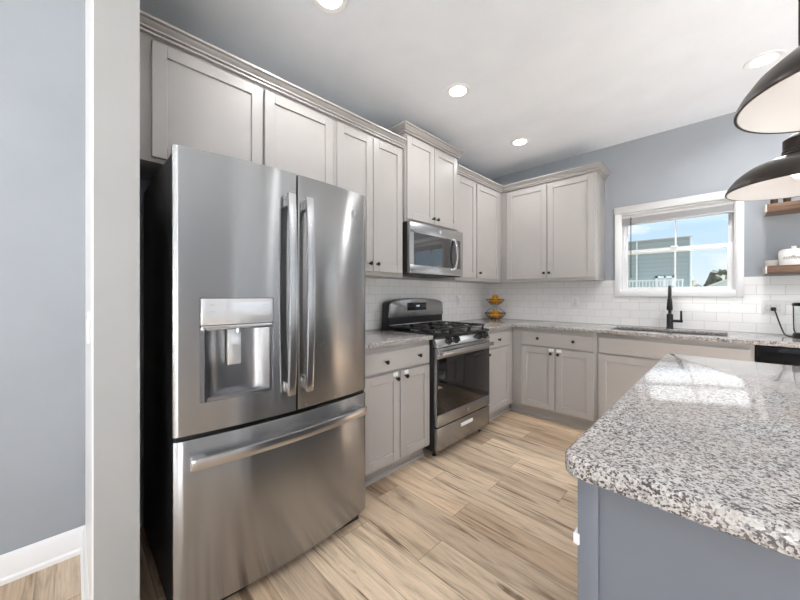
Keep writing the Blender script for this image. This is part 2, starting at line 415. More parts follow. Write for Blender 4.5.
# kitchen window
def kitchen_window():
    r = bpy.data.objects.new('window_1', None); COL.objects.link(r); r.location = (1.85, 0, 1.214); ORG[r.name] = Vector((1.85, 0, 1.214)); struct(r)
    r['label'] = 'white double hung window over the sink with a raised blind'
    m = MB(); m.box(1.40, 1.445, -.022, 0, 1.215, 2.035, .003); m.box(2.25, 2.295, -.022, 0, 1.215, 2.035, .003)
    m.box(1.445, 2.25, -.022, 0, 1.215, 1.265, .003)
    m.build('casing', M_TRIM, r)
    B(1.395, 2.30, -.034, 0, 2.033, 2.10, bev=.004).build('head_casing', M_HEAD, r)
    m = MB(); m.box(1.44, 1.455, 0, .15, 1.262, 2.035); m.box(2.24, 2.255, 0, .15, 1.262, 2.035); m.box(1.455, 2.24, 0, .15, 1.262, 1.275); m.box(1.455, 2.24, 0, .15, 2.02, 2.035)
    m.build('jamb', M_VINYL, r)
    def sash(name, y0, y1, z0, z1, sw, bot, top):
        m = MB(); x0, x1 = 1.455, 2.24
        m.box(x0, x0+sw, y0, y1, z0, z1, .002); m.box(x1-sw, x1, y0, y1, z0, z1, .002); m.box(x0+sw, x1-sw, y0, y1, z0, z0+bot, .002); m.box(x0+sw, x1-sw, y0, y1, z1-top, z1, .002)
        f = m.build(name, M_VINYL, r)
        xm = (x0+x1)/2+.012
        B(xm-.006, xm+.006, (y0+y1)/2-.006, (y0+y1)/2+.006, z0+bot, z1-top).build('muntin', M_VINYL, f)
        B(x0+sw, x1-sw, (y0+y1)/2-.002, (y0+y1)/2+.002, z0+bot, z1-top).build('pane', M_GLASS, f)
    sash('upper_sash', .085, .115, 1.635, 2.02, .035, .035, .035)
    sash('lower_sash', .045, .078, 1.275, 1.672, .042, .03, .035)
    B(1.83, 1.88, .03, .05, 1.668, 1.684, bev=.003).build('sash_lock', M_WHITE, r)
kitchen_window()
def raised_blind():
    t = thing('window_blind', 'pale grey slatted blind raised to the top of the kitchen window', 'blind', (1.85, .02, 1.915))
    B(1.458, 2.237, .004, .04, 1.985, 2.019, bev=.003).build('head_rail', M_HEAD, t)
    m = MB()
    for k in range(9): m.box(1.46, 2.235, .002, .042, 1.935+k*.0055, 1.9385+k*.0055)
    m.build('slat_stack', M_BLIND, t)
    B(1.46, 2.235, .002, .042, 1.918, 1.934, bev=.003).build('bottom_rail', M_BLIND, t)
    m = MB(); m.tube([(1.532, -.006, 1.99), (1.532, -.006, 1.42)], .0035, 8); m.tube([(1.532, -.006, 1.42), (1.532, -.006, 1.40)], .005, 8)
    m.build('tilt_wand', M_RUBBER, t)
raised_blind()

# unseen glazed openings, added to let daylight into the room
def big_window(name, axis, at, a0, a1, z0, z1, n, label, sg=-1):
    r = bpy.data.objects.new(name, None); COL.objects.link(r); c = ((at, (a0+a1)/2, z0) if axis == 'x' else ((a0+a1)/2, at, z0)); r.location = c; ORG[r.name] = Vector(c); struct(r); r['label'] = label
    def bx(m, u0, u1, d0, d1, zz0, zz1):
        if axis == 'x': m.box(at+d0, at+d1, u0, u1, zz0, zz1)
        else: m.box(u0, u1, min(at+d0*sg, at+d1*sg), max(at+d0*sg, at+d1*sg), zz0, zz1)
    m = MB(); bx(m, a0, a0+.06, .02, .1, z0, z1); bx(m, a1-.06, a1, .02, .1, z0, z1); bx(m, a0, a1, .02, .1, z0, z0+.06); bx(m, a0, a1, .02, .1, z1-.06, z1)
    for k in range(1, n): u = a0+(a1-a0)*k/n; bx(m, u-.05, u+.05, .02, .1, z0, z1)
    m.build('frame', M_VINYL, r)
    m = MB()
    for s_ in ((a0-.07, a0, z0, z1+.07), (a1, a1+.07, z0, z1+.07), (a0, a1, z1, z1+.07)): bx(m, s_[0], s_[1], -.018, 0, s_[2], s_[3])
    m.build('casing', M_TRIM, r)
    m = MB(); bx(m, a0+.06, a1-.06, .055, .06, z0+.06, z1-.06); m.build('pane', M_GLASS, r)
big_window('added_door_1', 'x', XR, -6.9, -5.3, .06, 2.35, 2, 'unseen white framed glass patio door added in the right wall to let light in')
big_window('added_window_2', 'y', YF, 1.2, 4.6, .55, 2.35, 3, 'unseen wide white window added behind the camera to let light in')

big_window('added_window_3', 'x', XR, -2.95, -.75, .95, 2.35, 2, 'unseen double white window added in the right wall to let sunlight in')
big_window('added_door_2', 'y', 0, 3.75, 5.05, .03, 2.1, 1, 'unseen white framed glass door added in the back wall to let light in', 1)
# ================================================================== cabinets
def shaker(axis, at, a0, a1, z0, z1, name, parent, mat=None, rail=.058, t=.019, slab=False):
    """door or drawer front on plane x=at (axis x, faces +x) or y=at (axis y, faces -y)"""
    m = MB()
    def bx(u0, u1, d0, d1, zz0, zz1, bev=.002):
        if axis == 'x': m.box(at+d0, at+d1, u0, u1, zz0, zz1, bev, 1)
        else: m.box(u0, u1, at-d1, at-d0, zz0, zz1, bev, 1)
    if slab: bx(a0, a1, 0, t, z0, z1, .004)
    else:
        bx(a0, a0+rail, 0, t, z0, z1); bx(a1-rail, a1, 0, t, z0, z1)
        bx(a0+rail, a1-rail, 0, t, z0, z0+rail); bx(a0+rail, a1-rail, 0, t, z1-rail, z1)
        bx(a0+rail-.002, a1-rail+.002, 0, t-.0095, z0+rail-.002, z1-rail+.002, 0)
    return m.build(name, mat or M_CAB, parent)
def knob(axis, at, a, z, parent, t=.019):
    prof = [(.0065, 0), (.0065, .004), (.0045, .008), (.0045, .014), (.0125, .018), (.0145, .023), (.013, .028), (.006, .031), (0, .0315)]
    m = MB()
    if axis == 'x': m.lathe([(r, h) for r, h in prof], (at+t, a, z), 'x', 20)
    else: m.lathe([(r, -h) for r, h in prof], (a, at-t, z), 'y', 20)
    return m.build('knob', M_KNOB, parent)
def latch(axis, at, a0, a1, z0, z1, parent, t=.019):
    m = MB()
    if axis == 'x': m.box(at+t, at+t+.009, a0, a1, z0, z1, .003)
    else: m.box(a0, a1, at-t-.009, at-t, z0, z1, .003)
    return m.build('safety_latch', M_WHITE, parent)

XU = .33      # face of the wall cabinets
def body_x(p, xf, y0, y1, z0, z1): return B(.0, xf, y0, y1, z0, z1, bev=.002).build('body', M_CAB, p)

UP = 'grey shaker wall cabinets'
c = thing('wall_cabinet', 'short two-door grey wall cabinet above the stainless refrigerator', 'cabinet', (.16, -3.16, 1.845), UP)
body_x(c, XU, -3.704, -2.628, 1.845, 2.418)
shaker('x', XU, -3.612, -3.112, 1.865, 2.398, 'door', c); shaker('x', XU, -3.098, -2.645, 1.865, 2.398, 'door', c)
c = thing('wall_cabinet', 'tall two-door grey wall cabinet between refrigerator and microwave', 'cabinet', (.16, -2.29, 1.375), UP)
body_x(c, XU, -2.627, -1.968, 1.375, 2.418)
d = shaker('x', XU, -2.612, -2.301, 1.405, 2.398, 'door', c); knob('x', XU, -2.332, 1.462, d)
d = shaker('x', XU, -2.293, -1.988, 1.405, 2.398, 'door', c); knob('x', XU, -2.262, 1.462, d)
XM = .372
c = thing('wall_cabinet', 'raised two-door grey wall cabinet directly above the microwave', 'cabinet', (.18, -1.58, 1.832), UP)
body_x(c, XM-.019, -1.966, -1.250, 1.832, 2.545)
d = shaker('x', XM-.019, -1.955, -1.612, 1.85, 2.528, 'door', c); knob('x', XM-.019, -1.638, 1.895, d)
d = shaker('x', XM-.019, -1.605, -1.262, 1.85, 2.528, 'door', c); knob('x', XM-.019, -1.578, 1.895, d)
c = thing('wall_cabinet', 'two narrow grey wall doors in the corner right of the microwave', 'cabinet', (.16, -.76, 1.375), UP)
body_x(c, XU, -1.248, -.001, 1.375, 2.418)
shaker('x', XU, -1.236, -.892, 1.405, 2.398, 'door', c)
d = shaker('x', XU, -.872, -.405, 1.405, 2.398, 'door', c); knob('x', XU, -.838, 1.462, d)
c = thing('wall_cabinet', 'wide two-door grey wall cabinet on the back wall left of the window', 'cabinet', (.82, -.16, 1.375), UP)
B(XU+.001, 1.31, -XU, 0, 1.375, 2.418, bev=.002).build('body', M_CAB, c)
d = shaker('y', -XU, .41, .856, 1.405, 2.398, 'door', c); knob('y', -XU, .834, 1.462, d)
d = shaker('y', -XU, .864, 1.30, 1.405, 2.398, 'door', c); knob('y', -XU, .888, 1.462, d)

def crown(path, z, name, label):
    prof = [(0, z), (.0205, z), (.0205, z+.008), (.013, z+.010), (.013, z+.014), (.028, z+.017), (.028, z+.024), (.020, z+.026), (.020, z+.029), (.030, z+.034), (.040, z+.042), (.043, z+.045), (.036, z+.047), (.036, z+.050), (.050, z+.053), (.050, z+.064), (0, z+.064)]
    return tag(MB().sweep(path, prof).build(name, M_CAB), label, 'molding')
crown([(XU, -3.704), (XU, -1.968)], 2.419, 'crown_molding', 'long grey crown molding above the refrigerator cabinets')
crown([(0, -1.966), (XM-.019, -1.966), (XM-.019, -1.250), (0, -1.250)], 2.546, 'crown_molding', 'raised grey crown molding capping the cabinet above the microwave')
crown([(XU, -1.248), (XU, -XU), (1.31, -XU), (1.31, 0)], 2.419, 'crown_molding', 'grey crown molding turning the corner to the window cabinet')

BASE = 'grey shaker base cabinets'
XB = .61
def toe_x(p, y0, y1):
    B(.02, .545, y0, y1, 0, .10).build('toe_kick', M_CAB, p); MB().sweep([(.545, y0), (.545, y1)], [(0, 0), (.014, 0), (.014, .012), (.006, .02), (0, .02)]).build('shoe_molding', M_CAB, p)
def toe_y(p, x0, x1):
    B(x0, x1, -.545, -.02, 0, .10).build('toe_kick', M_CAB, p); MB().sweep([(x0, -.545), (x1, -.545)], [(0, 0), (.014, 0), (.014, .012), (.006, .02), (0, .02)]).build('shoe_molding', M_CAB, p)
c = thing('base_cabinet', 'grey base cabinet between refrigerator and range with two knobbed doors', 'cabinet', (.3, -2.29, 0), BASE)
B(.022, XB, -2.62, -1.968, .10, .898, bev=.002).build('body', M_CAB, c); toe_x(c, -2.62, -1.968)
d = shaker('x', XB, -2.605, -1.985, .73, .862, 'drawer', c, slab=True); knob('x', XB, -2.43, .797, d); knob('x', XB, -2.11, .80, d)
d = shaker('x', XB, -2.605, -2.299, .122, .715, 'door', c); knob('x', XB, -2.332, .672, d); latch('x', XB, -2.365, -2.325, .688, .716, d)
d = shaker('x', XB, -2.291, -1.985, .122, .715, 'door', c); knob('x', XB, -2.245, .676, d); latch('x', XB, -2.262, -2.222, .688, .716, d)
c = thing('base_cabinet', 'narrow grey corner base cabinet right of the range', 'cabinet', (.3, -.9, 0), BASE)
B(.022, XB, -1.198, -.022, .10, .898, bev=.002).build('body', M_CAB, c); toe_x(c, -1.198, -.545)
d = shaker('x', XB, -1.185, -.705, .73, .862, 'drawer', c, slab=True); knob('x', XB, -.955, .80, d)
d = shaker('x', XB, -1.185, -.705, .122, .715, 'door', c); knob('x', XB, -1.145, .676, d); latch('x', XB, -1.162, -1.122, .688, .716, d)
c = thing('base_cabinet', 'grey base cabinet on the back wall with a wide two-knob drawer', 'cabinet', (1.0, -.3, 0), BASE)
B(XB+.001, 1.388, -XB, -.022, .10, .898, bev=.002).build('body', M_CAB, c); toe_y(c, .56, 1.388)
d = shaker('y', -XB, .71, 1.367, .73, .862, 'drawer', c, slab=True); knob('y', -XB, .882, .805, d); knob('y', -XB, 1.205, .803, d)
d = shaker('y', -XB, .71, 1.037, .122, .715, 'door', c); knob('y', -XB, 1.006, .668, d); latch('y', -XB, .985, 1.03, .688, .716, d)
d = shaker('y', -XB, 1.045, 1.367, .122, .715, 'door', c); knob('y', -XB, 1.074, .668, d); latch('y', -XB, 1.056, 1.10, .688, .716, d)
c = thing('base_cabinet', 'grey sink base cabinet with a long blank front under the window', 'cabinet', (1.85, -.3, 0), BASE)
m = MB(); m.box(1.389, 2.330, -XB, -XB+.02, .10, .898, .002); m.box(1.389, 1.407, -XB+.02, -.022, .1, .898); m.box(2.312, 2.330, -XB+.02, -.022, .1, .898); m.box(1.407, 2.312, -XB+.02, -.022, .1, .12)
m.build('body', M_CAB, c); toe_y(c, 1.389, 2.330)
shaker('y', -XB, 1.405, 2.312, .73, .862, 'false_front', c, slab=True)
d = shaker('y', -XB, 1.405, 1.848, .122, .715, 'door', c); knob('y', -XB, 1.815, .668, d)
d = shaker('y', -XB, 1.856, 2.312, .122, .715, 'door', c); knob('y', -XB, 1.889, .668, d)
c = thing('base_cabinet', 'grey base cabinet at the right end of the back run', 'cabinet', (3.25, -.3, 0), BASE)
B(2.93, 3.55, -XB, -.022, .10, .898, bev=.002).build('body', M_CAB, c); toe_y(c, 2.93, 3.55)
d = shaker('y', -XB, 2.945, 3.535, .73, .862, 'drawer', c, slab=True); knob('y', -XB, 3.24, .80, d)
shaker('y', -XB, 2.945, 3.236, .122, .715, 'door', c); shaker('y', -XB, 3.244, 3.535, .122, .715, 'door', c)

t = thing('dishwasher', 'dark dishwasher right of the sink cabinet', 'dishwasher', (2.62, -.3, 0))
B(2.335, 2.925, -.58, -.02, .10, .895).build('body', M_BLKSIDE, t); B(2.335, 2.925, -.53, -.05, 0, .10).build('toe_kick', M_BLKSIDE, t)
d = B(2.338, 2.922, -.628, -.581, .11, .775, bev=.005).build('door', M_STEELD, t)
B(2.338, 2.922, -.632, -.581, .78, .89, bev=.005).build('control_panel', M_GLASSB, t)
m = MB(); m.tube([(2.38, -.66, .735), (2.87, -.66, .735)], .010); m.tube([(2.40, -.628, .735), (2.40, -.66, .735)], .007); m.tube([(2.85, -.628, .735), (2.85, -.66, .735)], .007)
m.build('handle', M_STEEL2, d)

# worktops
tag(MB().slab([[(.009, -2.655), (.65, -2.655), (.65, -1.970), (.009, -1.970)]], .90, .93).build('countertop', M_GRAN), 'short speckled granite countertop between refrigerator and range', 'countertop')
X0, X1, Y0, Y1 = 1.45, 2.20, -.535, -.145
polys = [[(.009, -1.197), (.65, -1.197), (.65, -.65), (.009, -.65)], [(.009, -.65), (.65, -.65), (X0, -.65), (X0, Y0), (X0, Y1), (X0, -.009), (.009, -.009)],
         [(X0, -.65), (X1, -.65), (X1, Y0), (X0, Y0)], [(X0, Y1), (X1, Y1), (X1, -.009), (X0, -.009)], [(X1, -.65), (3.57, -.65), (3.57, -.009), (X1, -.009), (X1, Y1), (X1, Y0)]]
tag(MB().slab(polys, .90, .93).build('countertop', M_GRAN), 'L-shaped speckled granite countertop running under the window with the sink cutout', 'countertop')
# sink
t = thing('kitchen_sink', 'stainless undermount sink set in the granite below the window', 'sink', (1.825, -.34, .68))
m = MB(); g = .012
for b_ in ((X0-g, X0, Y0-g, Y1+g, .69, .898), (X1, X1+g, Y0-g, Y1+g, .69, .898), (X0, X1, Y0-g, Y0, .69, .898), (X0, X1, Y1, Y1+g, .69, .898), (X0-g, X1+g, Y0-g, Y1+g, .68, .69)): m.box(*b_)
m.build('basin', M_SINK, t)
MB().lathe([(0, .691), (.045, .691), (.045, .694), (.03, .693), (0, .692)], (1.825, -.34, 0)).build('drain', M_CHROME, t)
# faucet
FX, FY = 1.835, -.085
t = thing('kitchen_faucet', 'matte black pull-down faucet behind the sink', 'faucet', (FX, FY, .93))
MB().lathe([(0, .93), (.027, .93), (.027, .937), (.0235, .945), (.0235, 1.055), (.019, 1.062), (0, 1.064)], (FX, FY, 0)).build('body', M_FAUC, t)
pts = [(FX, FY, 1.06), (FX, FY, 1.20)] + [(FX+.0085*(1-math.cos(math.radians(a))), FY-.095+.095*math.cos(math.radians(a)), 1.20+.105*math.sin(math.radians(a))) for a in range(15, 181, 15)]
MB().tube(pts, .0125, 16).build('spout', M_FAUC, t)
MB().lathe([(0, 1.205), (.0135, 1.205), (.0165, 1.19), (.021, 1.125), (.021, 1.105), (.018, 1.10), (0, 1.10)], (FX+.017, FY-.19, 0)).build('spray_head', M_FAUC, t)
hd = MB().tube([(FX+.018, FY, 1.0), (FX+.088, FY, 1.0)], .0125, 14).build('handle', M_FAUC, t)
MB().tube([(FX+.077, FY, 1.0), (FX+.077, FY-.004, 1.092)], [.009, .0075], 12).build('lever', M_FAUC, hd)

# ================================================================== refrigerator
FY0, FY1, FXB = -3.612, -2.722, .765
FYC, FHW = (FY0+FY1)/2, (FY1-FY0)/2
def fx(y, base=.79, bow=.042):
    u = (y-FYC)/FHW
    return base + bow*(1-u*u) - .008*max(0, abs(u)-.98)/.02
def front_poly(y0, y1, xb, n=18, d=0):
    return [(xb, y0)] + [(fx(y0+(y1-y0)*i/n)+d, y0+(y1-y0)*i/n) for i in range(n+1)] + [(xb, y1)]
fr = thing('refrigerator', 'large stainless french-door refrigerator with bottom freezer drawer', 'refrigerator', (.42, FYC, 0))
B(.06, FXB-.012, FY0+.006, FY1-.006, .03, 1.765, bev=.004).build('cabinet', M_BLKSIDE, fr)
m = MB(); m.box(.45, .76, FY0+.03, FY1-.03, 0, .03); m.build('foot_grille', M_BLKSIDE, fr)
G = .004; YG = -3.155
DY0, DY1, DZ0, DZ1 = -3.531, -3.262, .828, 1.222
m = MB(); ya, yb = FY0, YG-G
m.prism(front_poly(ya, DY0, FXB, 10), 'z', .716, 1.776); m.prism(front_poly(DY1, yb, FXB, 10), 'z', .716, 1.776)
m.prism(front_poly(DY0, DY1, FXB), 'z', .716, DZ0); m.prism(front_poly(DY0, DY1, FXB), 'z', DZ1, 1.776)
m.box(FXB-.01, FXB, ya+.004, yb-.004, .72, 1.772)
ld = m.build('left_door', M_STEEL, fr)
rd = MB().prism(front_poly(YG+G, FY1, FXB, 24), 'z', .716, 1.776, .003).build('right_door', M_STEEL, fr)
fz = MB().prism(front_poly(FY0, FY1, FXB, 40), 'z', .055, .698, .003).build('freezer_drawer', M_STEEL, fr)
m = MB(); m.box(FXB-.03, FXB+.015, FY0+.01, FY1-.01, .695, .72); m.build('gasket', M_RUBBER, fr)
m = MB(); m.box(.60, .79, FY0+.015, FY0+.085, 1.765, 1.772, .002); m.build('hinge_cover', M_BLKSIDE, fr)
m = MB(); m.box(.60, .79, FY1-.085, FY1-.015, 1.765, 1.772, .002); m.build('hinge_cover', M_BLKSIDE, fr)
# dispenser
dp = MB()
dp.box(FXB, fx(DY0)-.004, DY0, DY0+.012, DZ0, 1.105); dp.box(FXB, fx(DY1)-.006, DY1-.012, DY1, DZ0, 1.105)
yc = (DY0+DY1)/2; hw = (DY1-DY0)/2-.012
back = [(FXB-.012, DY0+.012)] + [(FXB+.004+.05*((abs(-1+2*i/16))**4), yc+hw*(-1+2*i/16)) for i in range(17)] + [(FXB-.012, DY1-.012)]
dp.prism(back, 'z', DZ0, 1.105)
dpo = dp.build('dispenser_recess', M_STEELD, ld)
panel = [(FXB, DY0+.003)] + [(fx(DY0+(DY1-DY0)*i/12)+.002, DY0+.003+(DY1-DY0-.006)*i/12) for i in range(13)] + [(FXB, DY1-.003)]
cp = MB().prism(panel, 'z', 1.118, DZ1-.003, .002).build('control_panel', M_PANEL, ld)
MB().prism(panel, 'z', 1.098, 1.116, .002).build('panel_lip', M_STEEL2, ld)
m = MB()
for yy, zz, w in ((-3.49, 1.195, .022), (-3.49, 1.17, .02), (-3.49, 1.132, .014), (-3.435, 1.130, .016), (-3.385, 1.130, .014), (-3.335, 1.130, .014), (-3.295, 1.195, .018), (-3.295, 1.178, .02), (-3.295, 1.162, .02), (-3.29, 1.132, .014)):
    B(fx(yy)+.0012, fx(yy)+.0028, yy-w/2, yy+w/2, zz-.0017, zz+.0017).build('panel_marking', M_GREYMK, cp)
m = MB(); m.box(FXB+.012, FXB+.034, -3.432, -3.382, .955, 1.10, .004); m.build('paddle', M_PANEL, ld)
m = MB(); m.tube([(FXB+.05, -3.40, 1.10), (FXB+.05, -3.40, 1.085)], .010, 12); m.build('water_spout', M_CHROME, ld)
tr = [(FXB, DY0+.012)] + [(fx(DY0+(DY1-DY0)*i/12)-.004, DY0+.012+(DY1-DY0-.024)*i/12) for i in range(13)] + [(FXB, DY1-.012)]
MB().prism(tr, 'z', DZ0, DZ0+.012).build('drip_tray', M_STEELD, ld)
# handles: flat bowed bars
def vbar(y0, y1, z0, z1, parent):
    n = 16; xs = fx((y0+y1)/2)
    def o(i): u = -1+2*i/n; return xs+.044+.018*(1-u*u)
    out = [(o(i), z0+(z1-z0)*i/n) for i in range(n+1)]; inn = [(o(i)-.016, z0+(z1-z0)*i/n) for i in range(n+1)]
    m = MB().prism(out+inn[::-1], 'y', y0, y1, .003)
    for zz in (z0+.03, z1-.03): m.box(xs-.004, xs+.042, y0+.006, y1-.006, zz-.022, zz+.022, .003)
    return m.build('handle', M_STEEL2, parent)
vbar(-3.216, -3.182, .80, 1.672, ld); vbar(-3.131, -3.097, .80, 1.672, rd)
n = 24; ya, yb = -3.568, -2.765
o_ = [(fx(ya+(yb-ya)*i/n)+.052, ya+(yb-ya)*i/n) for i in range(n+1)]; i_ = [(fx(ya+(yb-ya)*i/n)+.036, ya+(yb-ya)*i/n) for i in range(n+1)]
m = MB().prism(o_+i_[::-1], 'z', .601, .642, .003)
for yy in (ya+.03, yb-.03): m.box(fx(yy)-.004, fx(yy)+.04, yy-.022, yy+.022, .61, .636, .003)
m.build('handle', M_STEEL2, fz)
def emblem(x, y, z, r, parent, mat=None):
    e = MB().lathe([(r, 0), (r, .002), (r*.82, .0026), (r*.78, .0018), (0, .0018)], (x, y, z), 'x', 28).build('emblem', mat or M_STEEL2, parent)
    s = MB(); a = r*.55
    s.tube([(x+.0025, y-a*.1, z+a*.7), (x+.0025, y-a*.75, z+a*.5), (x+.0025, y-a*.9, z-a*.1), (x+.0025, y-a*.5, z-a*.6), (x+.0025, y-a*.1, z-a*.2), (x+.0025, y-a*.4, z)], r*.07, 6)
    s.tube([(x+.0025, y+a*.8, z+a*.6), (x+.0025, y+a*.3, z+a*.7), (x+.0025, y+a*.3, z+a*.1), (x+.0025, y+a*.6, z), (x+.0025, y+a*.2, z-a*.1), (x+.0025, y+a*.3, z-a*.7), (x+.0025, y+a*.9, z-a*.5)], r*.07, 6)
    s.build('monogram', M_GREYMK, e)
emblem(fx(-2.83)-.001, -2.83, 1.66, .022, rd)

# ================================================================== range
RY0, RY1 = -1.962, -1.204
RX = .665
t = thing('gas_range', 'stainless gas range with black oven glass between the base cabinets', 'range', (.35, -1.58, 0))
B(.03, RX-.02, RY0, RY1, .055, .905, bev=.003).build('body', M_BLKSIDE, t)
for yy in (RY0+.06, RY1-.06):
    for xx in (.10, RX-.06): MB().lathe([(0, 0), (.018, 0), (.018, .006), (.011, .008), (.011, .056), (0, .056)], (xx, yy, 0), seg=16).build('foot', M_BLKSIDE, t)
B(.10, RX+.012, RY0-.002, RY1+.002, .905, .925, bev=.005).build('cooktop', M_BLACK, t)
# backguard with arched top
yc = (RY0+RY1)/2
arch = [(RY0+.002, .925), (RY1-.002, .925), (RY1-.012, 1.15)] + [(yc+.362*math.cos(math.radians(a)), 1.158+.042*math.sin(math.radians(a))) for a in range(8, 173, 8)] + [(RY0+.012, 1.15)]
bg = MB().prism(arch, 'x', .06, .150, .006).build('backguard', M_BLKSIDE, t)
face = [(RY0+.004, 1.035), (RY1-.004, 1.035), (RY1-.014, 1.148)] + [(yc+.358*math.cos(math.radians(a)), 1.154+.042*math.sin(math.radians(a))) for a in range(8, 173, 8)] + [(RY0+.014, 1.148)]
fp = MB().prism(face, 'x', .145, .160, .004).build('steel_fascia', M_STEEL, bg)
ds = B(.158, .164, -1.735, -1.475, 1.090, 1.160, bev=.002).build('display', M_GLASSB, fp)
text_mesh('12:00', .022, M_DISP, 'clock_digits', ds, (.1645, -1.60, 1.13), ROT_PX)
B(.145, .162, RY0+.014, RY1-.014, .962, .974, bev=.003).build('steel_strip', M_STEEL2, bg)
# burners and grates
for (bx_, by_, br) in ((.30, -1.78, .045), (.51, -1.78, .05), (.30, -1.385, .038), (.51, -1.385, .045), (.41, -1.583, .05)):
    b1 = MB().lathe([(0, .925), (br, .925), (br, .934), (br*.75, .938), (0, .938)], (bx_, by_, 0), seg=24).build('burner', M_STEELD, t)
    MB().lathe([(0, .938), (br*.72, .938), (br*.72, .945), (br*.6, .948), (0, .949)], (bx_, by_, 0), seg=24).build('burner_cap', M_IRON, b1)
for (g0, g1) in ((RY0+.02, -1.715), (-1.708, -1.458), (-1.451, RY1-.02)):
    m = MB(); x0, x1, z = .185, RX-.03, .962
    r_ = .0065
    for yy in (g0+r_, g1-r_): m.box(x0, x1, yy-r_, yy+r_, z-r_, z+r_, .002)
    for xx in (x0, (x0+x1)/2, x1): m.box(xx-r_, xx+r_, g0, g1, z-r_, z+r_, .002)
    ym = (g0+g1)/2
    for xc in (x0+(x1-x0)*.25, x0+(x1-x0)*.75):
        m.box(xc-r_*.8, xc+r_*.8, g0, ym-.03, z-r_, z+r_+.004, .002); m.box(xc-r_*.8, xc+r_*.8, ym+.03, g1, z-r_, z+r_+.004, .002)
    m.box(x0, x0+(x1-x0)*.18, ym-r_*.8, ym+r_*.8, z-r_, z+r_+.004, .002); m.box(x1-(x1-x0)*.18, x1, ym-r_*.8, ym+r_*.8, z-r_, z+r_+.004, .002)
    m.box((x0+x1)/2-.06, (x0+x1)/2+.06, ym-r_*.8, ym+r_*.8, z-r_, z+r_+.004, .002)
    for xx in (x0+.008, x1-.008):
        for yy in (g0+.008, g1-.008): m.box(xx-.007, xx+.007, yy-.007, yy+.007, .925, z, .002)
    m.build('grate', M_IRON, t)
# slanted control panel
cpn = MB().prism([(RX-.03, .905), (RX-.005, .905), (RX+.02, .845), (RX+.02, .838), (RX-.03, .838)], 'y', RY0, RY1, .003).build('control_panel', M_STEEL2, t)
rn = Matrix.Rotation(math.radians(22), 3, 'Y')
for k, yy in enumerate((-1.815, -1.715, -1.375, -1.285)):
    base = Vector((RX+.008, yy, .876)); dirv = Vector((math.cos(math.radians(22)), 0, math.sin(math.radians(22))))
    kn = MB().tube([base-dirv*.004, base+dirv*.006, base+dirv*.010, base+dirv*.030], [.030, .030, .023, .021], 22).build('knob', M_BLACK, cpn)
    MB().rot_box(base+dirv*.034, (.012, .009, .038), Matrix.Rotation(math.radians(-22), 3, 'Y'), .002).build('knob_grip', M_BLACK, kn)
# oven door
od = MB()
od.box(RX-.02, RX+.018, RY0+.004, RY1-.004, .752, .832, .004); od.box(RX-.02, RX+.018, RY0+.004, RY1-.004, .245, .335, .004)
od.box(RX-.02, RX+.012, RY0+.004, RY0+.012, .335, .752); od.box(RX-.02, RX+.012, RY1-.012, RY1-.004, .335, .752)
odo = od.build('oven_door', M_STEEL, t)
B(RX-.018, RX+.0175, RY0+.006, RY1-.006, .336, .751, bev=.002).build('oven_glass', M_GLASSB, odo)
m = MB(); m.box(RX+.045, RX+.066, RY0+.012, RY1-.012, .783, .815, .006)
for yy in (RY0+.04, RY1-.04): m.box(RX+.014, RX+.05, yy-.018, yy+.018, .786, .812, .004)
m.build('oven_handle', M_STEEL2, odo)
emblem(RX+.0185, -1.56, .29, .018, odo)
dr = B(RX-.02, RX+.016, RY0+.004, RY1-.004, .065, .236, bev=.004).build('storage_drawer', M_STEEL, t)
B(RX+.016, RX+.024, -1.66, -1.49, .172, .200, bev=.004).build('drawer_pull', M_WHITE, dr)

# ================================================================== microwave
MX = .395; MY0, MY1, MZ0, MZ1 = -1.953, -1.207, 1.405, 1.829
t = thing('microwave', 'stainless over-the-range microwave under the raised cabinet', 'microwave', (.2, -1.58, MZ0))
B(.009, MX-.03, MY0, MY1, MZ0+.012, MZ1, bev=.003).build('body', M_BLKSIDE, t)
B(.03, MX-.02, MY0+.01, MY1-.01, MZ0-.004, MZ0+.012).build('vent_underside', M_IRON, t)
for a in (MY0+.1, MY1-.25): B(.06, .16, a, a+.15, MZ0-.010, MZ0-.004).build('hood_filter', M_STEELD, t)
md = MB(); gy0, gy1, gz0, gz1 = -1.905, -1.245, 1.478, 1.742
md.box(MX-.03, MX, MY0, MY1, MZ0+.004, gz0, .003); md.box(MX-.03, MX, MY0, MY1, gz1, MZ1, .003); md.box(MX-.03, MX, MY0, gy0, gz0, gz1); md.box(MX-.03, MX, gy1, MY1, gz0, gz1)
mdo = md.build('door', M_STEEL2, t)
B(MX-.028, MX-.002, gy0, gy1, gz0, gz1).build('door_glass', M_GLASSM, mdo)
hp = [(MX+.012+.030*(1-(-1+2*i/14)**2), 1.462+(1.755-1.462)*i/14) for i in range(15)]
m = MB().prism(hp+[(x-.012, z) for x, z in hp[::-1]], 'y', -1.362, -1.334, .003); m.box(MX-.003, MX+.014, -1.36, -1.336, 1.463, 1.485); m.box(MX-.003, MX+.014, -1.36, -1.336, 1.732, 1.754)
m.build('handle', M_CHROME, mdo)
emblem(MX+.0005, -1.555, 1.788, .017, mdo, M_PANEL)

